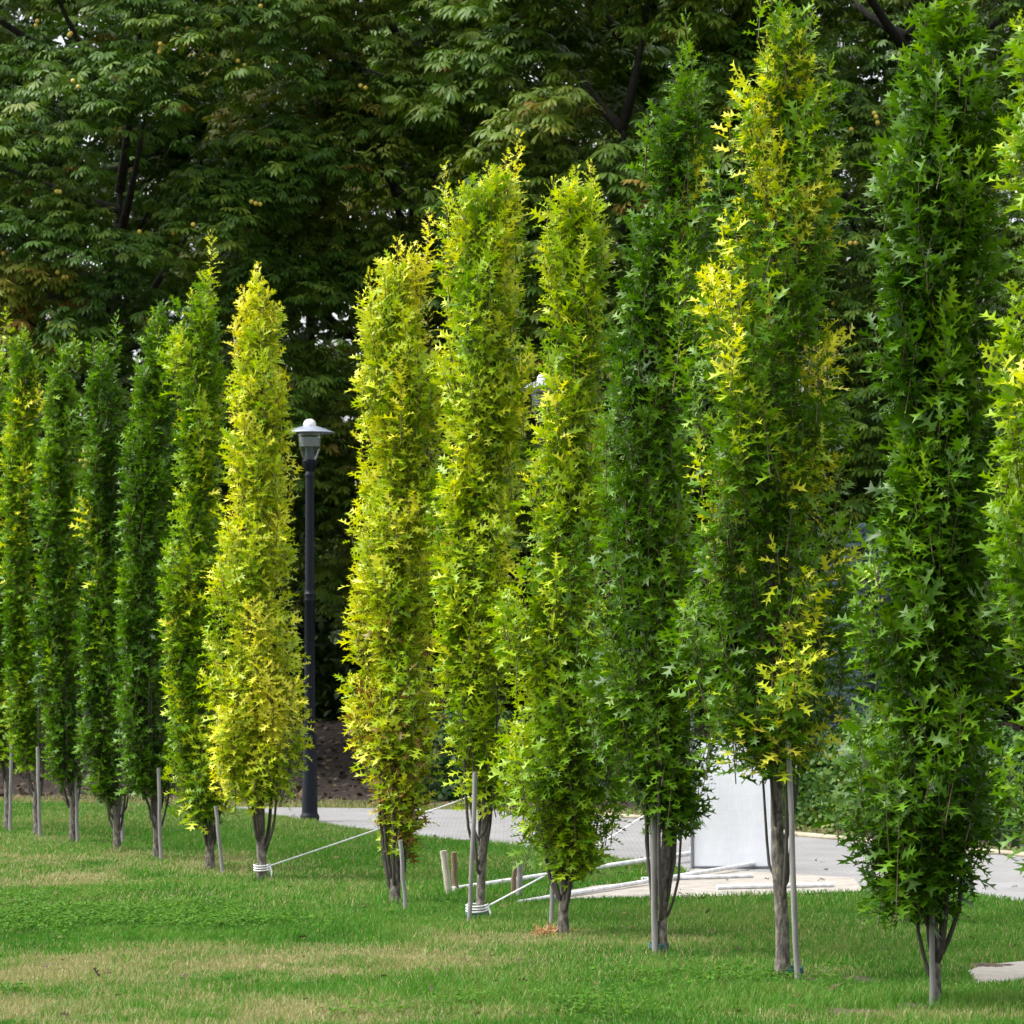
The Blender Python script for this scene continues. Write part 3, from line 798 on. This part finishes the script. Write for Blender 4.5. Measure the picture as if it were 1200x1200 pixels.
# ---------------------------------------------------------------- chestnuts behind the path
def palmates(rg, Q, outd, size, npal=5, petiole=.16):
    """rosettes of drooping palmate leaves at twig ends Q"""
    nq = len(Q)
    idx = np.repeat(np.arange(nq), npal)
    m = len(idx)
    ang = np.tile(np.arange(npal) * 6.283 / npal, nq) + np.repeat(rg.random(nq) * 6.28, npal) + rg.normal(0, .25, m)
    hd = np.stack([np.cos(ang), np.sin(ang), rg.normal(.05, .25, m)], 1) + outd[idx] * .45
    hd = norm(hd)
    P = Q[idx] + hd * petiole * rg.uniform(.6, 1.2, m)[:, None]
    A = hd + np.array([0, 0, -.25])
    N = np.array([0, 0, .9]) + hd * .75 + rg.normal(0, .34, (m, 3))
    A = norm(A); Bv = norm(np.cross(N, A)); 
    ph = np.radians([-84, -56, -28, 0, 28, 56, 84]); ls = np.array([.5, .76, .93, 1, .93, .76, .5])
    XX = A[:, None] * np.cos(ph)[None, :, None] + Bv[:, None] * np.sin(ph)[None, :, None] + rg.normal(-.38, .14, (len(P), 7, 1)) * np.array([0, 0, 1.0])
    PP = np.repeat(P, 7, 0); NN = np.repeat(N, 7, 0)
    SS = np.repeat(size * rg.uniform(.75, 1.15, m), 7) * np.tile(ls, m)
    v, f = inst(CV, CF, PP, XX.reshape(-1, 3), NN, SS)
    return v, f, np.repeat(idx, 7)


def chestnut(x, y, cz, rx, ry, rz, nclump, tone, size, fruit, label, seed, back=False, name='chestnut_tree', group='big chestnut trees behind the path', per=26, bright=None):
    rg = np.random.default_rng(seed)
    zb = float(bank(np.array([x]), np.array([y]))[0])
    root = tag(empty(name, (x, y, zb - .05)), label, 'tree', group)
    # clumps: shelf-like boughs over the crown's surface, mostly the open side
    u = rg.uniform(-1, 1, nclump); 
    ph = np.where(rg.random(nclump) < .78, rg.uniform(math.pi * 1.02, math.pi * 1.98, nclump), rg.uniform(0, 6.283, nclump))
    q = np.sqrt(1 - np.abs(u) ** 2.6)
    rad = rg.uniform(.72, 1.04, nclump)
    C = np.stack([rx * q * np.cos(ph) * rad, ry * q * np.sin(ph) * rad, cz - zb + rz * u], 1)
    o_ = norm(np.stack([np.cos(ph), np.sin(ph), .15 + 0 * ph], 1))
    cr = rg.uniform(.6, 1.15, nclump)
    ci = np.repeat(np.arange(nclump), per)
    m = len(ci)
    a = rg.random(m) * 6.283; rr = np.sqrt(rg.random(m))
    hd = np.stack([np.cos(a), np.sin(a), 0 * a], 1)
    Q = C[ci] + hd * (rr * cr[ci])[:, None]
    Q[:, 2] += -.75 * rr ** 2 * cr[ci] + rg.normal(0, .10, m)
    v, f, li = palmates(rg, Q, norm(o_[ci] * .8 + hd * rr[:, None]), size)
    tc_ = tone + rg.normal(0, .09, nclump)
    if bright:
        tc_ = np.where((C[:, 0] + x - bright[0]) ** 2 + (C[:, 2] + zb - bright[1]) ** 2 < bright[2] ** 2, .74, tc_)  # foliage lit through, painted as a yellower tone on these clumps
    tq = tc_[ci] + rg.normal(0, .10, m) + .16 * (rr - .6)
    tq = np.where(rg.random(m) < .012, .9, tq)
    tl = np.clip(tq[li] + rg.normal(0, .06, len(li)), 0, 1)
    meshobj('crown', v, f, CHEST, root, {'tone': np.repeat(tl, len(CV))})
    # trunk and limbs
    mb = MB()
    top = cz - zb - rz * .05
    zs = np.linspace(-.1, top, 10)
    tr = .30 * np.clip(1 - zs / (top * 1.15), .1, 1); tr[0] *= 1.4
    pts = np.stack([np.cumsum(rg.normal(0, .05, 10)), np.cumsum(rg.normal(0, .05, 10)), zs], 1)
    mb.tube(pts, tr, 10)
    for j in rg.choice(nclump, min(nclump, 26), replace=False):
        z0 = max(1.9, C[j, 2] - rg.uniform(1.0, 2.6))
        p0 = np.array([np.interp(z0, zs, pts[:, 0]), np.interp(z0, zs, pts[:, 1]), z0])
        t = np.linspace(0, 1, 6)[:, None]
        mid = (p0 + C[j]) / 2 + np.array([0, 0, -.35])
        p = (1 - t) ** 2 * p0 + 2 * t * (1 - t) * mid + t ** 2 * C[j]
        mb.tube(p, np.linspace(.09, .02, 6), 6)
    mb.build('trunk', CBARK, root)
    if fruit:
        k = 0
        vis = [j for j in range(m) if C[ci[j], 1] < -.6 * ry and rr[j] > .5 and abs(C[ci[j], 2] + zb - 8) < 4.6]
        rg.shuffle(vis)
        me = None
        for j in vis:
            for e in range(int(rg.integers(1, 4))):
                if k >= fruit: break
                if me is None:
                    mm = MB(); t = np.linspace(-math.pi / 2, math.pi / 2, 7)
                    mm.lathe([(.036 * max(.01, math.cos(w)), .036 * math.sin(w)) for w in t], 10)
                    ob = mm.build('fruit', FRUIT, root); me = ob.data
                else:
                    ob = bpy.data.objects.new('fruit', me); COL.objects.link(ob); ob.parent = root
                ob.location = Q[j] + o_[ci[j]] * .42 + rg.normal(0, .05, 3) + np.array([0, 0, .02])
                k += 1
            if k >= fruit: break
    return root


chestnut(-6.6, 55, 10.2, 3.9, 3.3, 6.9, 200, .30, .225, 100, 'dark green chestnut dotted with yellow fruit, behind the left group of oaks', 201, bright=(-7.9, 8.2, 1.0))
chestnut(-1.6, 57, 10.6, 3.1, 3.0, 7.2, 170, .50, .23, 16, 'olive tinged chestnut rising above the lamp and the golden oak', 202)
chestnut(1.75, 53.5, 11.0, 2.5, 2.6, 6.6, 150, .42, .265, 14, 'fresh green large leaved chestnut above the lime oak and the dark oak beside it', 203)
chestnut(6.4, 54.5, 9.8, 3.6, 3.1, 7.6, 200, .36, .22, 95, 'green chestnut with yellow fruit behind the two tall oaks at right', 204)
chestnut(-11.5, 58, 10.2, 3.4, 3.2, 6.8, 80, .38, .20, 0, 'chestnut at the far left edge behind the farthest oaks', 205)
chestnut(11.4, 56, 10.2, 3.4, 3.2, 6.8, 60, .36, .20, 0, 'chestnut at the right edge behind the cut off oak', 206)
for i, (x, y, lb) in enumerate([(-8.5, 64, 'dim tree standing behind the fruiting chestnut on the left'), (-3.8, 65, 'dim tree seen between the fruiting and olive chestnuts'),
                                (0.6, 64, 'dim tree standing behind the olive and large leaved chestnuts'), (4.6, 65, 'dim tree between the large leaved and right fruiting chestnuts'), (9.6, 64, 'dim tree standing behind the right fruiting chestnut')]):
    chestnut(x, y, 9.8, 3.4, 2.6, 8.2, 190, .36, .26, 0, lb, 220 + i, name='woodland_tree', group='dim trees behind the chestnuts', per=20)

# woodland closing the view
rg = np.random.default_rng(9)
n = 80000
x = rg.uniform(-20, 20, n); z = rg.uniform(0.4, 17, n) ** 1.0
z = np.where(rg.random(n) < .4, rg.uniform(.5, 5.5, n), z)
y = 72 + 3.0 * noise2(x * .35, z * .35, 91) + rg.normal(0, .35, n) - 2.5 * (z < 5)
k = (noise2(x * .9, z * .9, 92) + rg.normal(0, .08, n) > np.where(z > 10.5, .13, -.2))
x, y, z = x[k], y[k], z[k]; n = len(x)
v, f = inst(CV * np.array([1, 2.2, 1]), CF, np.stack([x, y, z], 1), np.stack([rg.normal(size=n), rg.normal(-.3, .6, n), rg.normal(-.5, .5, n)], 1), np.array([0, -.6, .6]) + rg.normal(0, .5, (n, 3)), rg.uniform(.3, .55, n))
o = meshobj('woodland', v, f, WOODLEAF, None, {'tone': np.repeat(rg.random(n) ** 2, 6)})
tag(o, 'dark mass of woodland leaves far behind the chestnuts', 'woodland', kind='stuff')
# deep wood trunks and understorey
n = 26000
x = rg.uniform(-18, 18, n); y = rg.uniform(61, 69, n)
z = bank(x, y) + rg.random(n) ** 1.5 * (2.6 + 1.6 * noise2(x * .5, y * .3, 95))
v, f = inst(CV * np.array([1, 1.8, 1]), CF, np.stack([x, y, z], 1), np.stack([rg.normal(size=n), rg.normal(-.3, .6, n), rg.normal(-.3, .5, n)], 1), np.array([0, -.3, .9]) + rg.normal(0, .4, (n, 3)), rg.uniform(.16, .3, n))
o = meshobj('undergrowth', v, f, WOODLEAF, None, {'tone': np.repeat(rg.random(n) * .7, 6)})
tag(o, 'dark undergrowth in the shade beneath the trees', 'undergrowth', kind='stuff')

# ---------------------------------------------------------------- hedge, shrub and spruce beyond the path
def hedge(name, pts, h, w, n, size, tone, label, seed, cat='hedge'):
    rg = np.random.default_rng(seed)
    pts = np.array(pts, float)
    root = tag(empty(name, (pts[0, 0], pts[0, 1], 0)), label, cat)
    seglen = np.r_[0, np.cumsum(np.linalg.norm(np.diff(pts, axis=0), axis=1))]
    t = rg.random(n) * seglen[-1]
    cx, cy = np.interp(t, seglen, pts[:, 0]), np.interp(t, seglen, pts[:, 1])
    a = rg.uniform(-.25, 1.02, n) * math.pi          # round the cross-section
    bumps = .82 + .36 * noise2(t * 1.3, a * 1.2, seed) + .10 * noise2(t * 5, a * 5, seed + 1)
    k = rg.uniform(.82, 1.05, n) * bumps
    oy = -np.cos(a); oz = np.sin(np.maximum(a, 0)) ** .55
    z = np.where(a < math.pi * .5, h * np.clip(oz, 0, 1) * k, h * np.clip(oz, 0, 1) * k)
    z = np.where(a < .12 * math.pi, rg.random(n) * h * .6, z)
    yo = oy * w / 2 * k
    P = np.stack([cx, cy + yo, np.maximum(z, .03) + bank(cx, cy) * .6], 1) - np.array([pts[0, 0], pts[0, 1], 0])
    out = np.stack([rg.normal(0, .3, n), oy, .3 + oz * .7], 1)
    v, f = inst(SV * np.array([1, 1.5, 1]), SF, P, np.stack([rg.normal(size=n), rg.normal(-.2, .4, n), rg.normal(-.6, .4, n)], 1), out + rg.normal(0, .4, (n, 3)), size * rg.uniform(.7, 1.3, n))
    tn = np.clip(tone + .5 * (noise2(t * .9, z * 2, seed + 4) - .5) + rg.normal(0, .12, n), 0, .95)
    meshobj('foliage', v, f, HEDGE, root, {'tone': np.repeat(tn, 4)})
    # the woody inside
    mb = MB()
    for q in np.linspace(.2, seglen[-1] - .2, max(4, int(seglen[-1] / .35))):
        bx, by = np.interp(q, seglen, pts[:, 0]) - pts[0, 0], np.interp(q, seglen, pts[:, 1]) - pts[0, 1]
        for e in range(3):
            dx, dy = rg.normal(0, .12, 2)
            mb.tube([(bx, by, -.05), (bx + dx * .5, by + dy * .5, h * .4), (bx + dx, by + dy, h * .8)], [.016, .012, .006], 5)
    mb.build('stems', CBARK, root)
    return root


hedge('clipped_hedge', [(2.55, 41.7), (3.6, 40.9), (5.0, 38.4), (6.6, 36.4), (8.0, 35.0)], 1.18, .9, 26000, .07, .46, 'leafy green hedge along the far kerb of the path at right', 301)
hedge('dark_shrub', [(-1.55, 48.6), (-.5, 48.4), (.8, 48.2), (1.9, 46.6)], 1.15, 1.0, 9000, .085, .12, 'low dark green shrub beyond the path behind the yellow green oaks', 302, 'shrub')


def spruce(x, y, h, w, label, seed):
    rg = np.random.default_rng(seed)
    root = tag(empty('blue_spruce', (x, y, float(bank(np.array([x]), np.array([y]))[0]) - .03)), label, 'tree')
    m = MB(); m.tube([(0, 0, 0), (0, 0, h * .5), (0, 0, h * .98)], [.07, .04, .008], 8); m.build('trunk', CBARK, root)
    P, X = [], []
    mb = MB()
    z = .25
    while z < h * .97:
        L = w * (1 - z / h) ** .85 + .05
        nb = 7
        off = rg.random() * 6.28
        for q in range(nb):
            a = off + q * 6.283 / nb + rg.normal(0, .1)
            o = np.array([math.cos(a), math.sin(a)])
            Lb = L * rg.uniform(.8, 1.1)
            t = np.linspace(0, 1, 5)
            bp = np.stack([o[0] * Lb * t, o[1] * Lb * t, z + rg.normal(0, .05) + rg.normal(-.12, .16) * Lb * t + .22 * Lb * t ** 2.5], 1)
            mb.tube(bp, np.linspace(.012, .004, 5), 4, cap=False)
            ns = max(5, int(Lb / .035))
            for tt in np.linspace(.2, 1.0, ns):
                p = np.array([np.interp(tt, t, bp[:, 0]), np.interp(tt, t, bp[:, 1]), np.interp(tt, t, bp[:, 2])])
                for sd in (-1, 1):
                    d = np.array([o[0] + sd * -o[1] * .9, o[1] + sd * o[0] * .9, -.1]); d /= np.linalg.norm(d)
                    sl = .20 * (1.1 - tt * .6) * rg.uniform(.7, 1.2) * min(1, Lb / .4)
                    for e in np.linspace(0, 1, 5): P.append(p + d * sl * e); X.append(d)
        z += rg.uniform(.06, .13)
    P = np.repeat(np.array(P), 5, 0); X = np.repeat(np.array(X), 5, 0); n = len(P)
    D = X * .7 + rg.normal(0, .55, (n, 3))
    v, f = inst(SV * np.array([1, .30, 1]), SF, P, D, rg.normal(0, 1, (n, 3)), rg.uniform(.028, .048, n))
    meshobj('crown', v, f, SPRUCE, root, {'tone': np.repeat(np.clip(.5 + rg.normal(0, .25, n), 0, 1), 4)})
    mb.build('branches', CBARK, root)


spruce(4.5, 44.0, 3.5, 1.15, 'blue grey spruce behind the hedge, seen between the two tall oaks at right', 401)

# ---------------------------------------------------------------- sky, sun, camera
W = bpy.data.worlds.new('World'); sc.world = W; W.use_nodes = True
nt = W.node_tree
bg = nt.nodes['Background']
sky = nt.nodes.new('ShaderNodeTexSky'); sky.sky_type = 'NISHITA'; sky.sun_disc = False
EL, AZ = math.radians(56), math.radians(268)     # veiled sun, high on the left
sky.sun_elevation = EL; sky.sun_rotation = AZ
sky.air_density = 1.0; sky.dust_density = 4.0; sky.ozone_density = 1.0
hs = nt.nodes.new('ShaderNodeHueSaturation'); hs.inputs['Saturation'].default_value = 0.18
nt.links.new(sky.outputs['Color'], hs.inputs['Color'])
nt.links.new(hs.outputs['Color'], bg.inputs['Color'])
bg.inputs['Strength'].default_value = 0.14
sl = bpy.data.lights.new('sun', 'SUN'); sl.energy = 1.5; sl.angle = math.radians(38); sl.color = (1.0, .96, .88)
so = bpy.data.objects.new('sun', sl); COL.objects.link(so)
# direction to the sun: rotation measured clockwise from +Y
dv = np.array([math.sin(AZ) * math.cos(EL), math.cos(AZ) * math.cos(EL), math.sin(EL)])
from mathutils import Vector
so.rotation_euler = Vector(dv).to_track_quat('Z', 'Y').to_euler()

cam = bpy.data.cameras.new('camera'); co = bpy.data.objects.new('camera', cam); COL.objects.link(co)
cam.sensor_width = 36; cam.sensor_fit = 'HORIZONTAL'; cam.lens = 36 * F / 1200
cam.shift_y = (HOR - 600) / 1200
co.location = (0, 0, CAMH); co.rotation_euler = (math.radians(90), 0, 0)
cam.clip_start = 0.1; cam.clip_end = 6000
cam.dof.use_dof = True; cam.dof.focus_distance = 25; cam.dof.aperture_fstop = 7
sc.camera = co
sc.view_settings.view_transform = 'Standard'; sc.view_settings.look = 'None'
sc.view_settings.exposure = 1.6; sc.view_settings.gamma = 1
sc.cycles.max_bounces = 7; sc.cycles.diffuse_bounces = 4; sc.cycles.transmission_bounces = 6; sc.cycles.transparent_max_bounces = 6
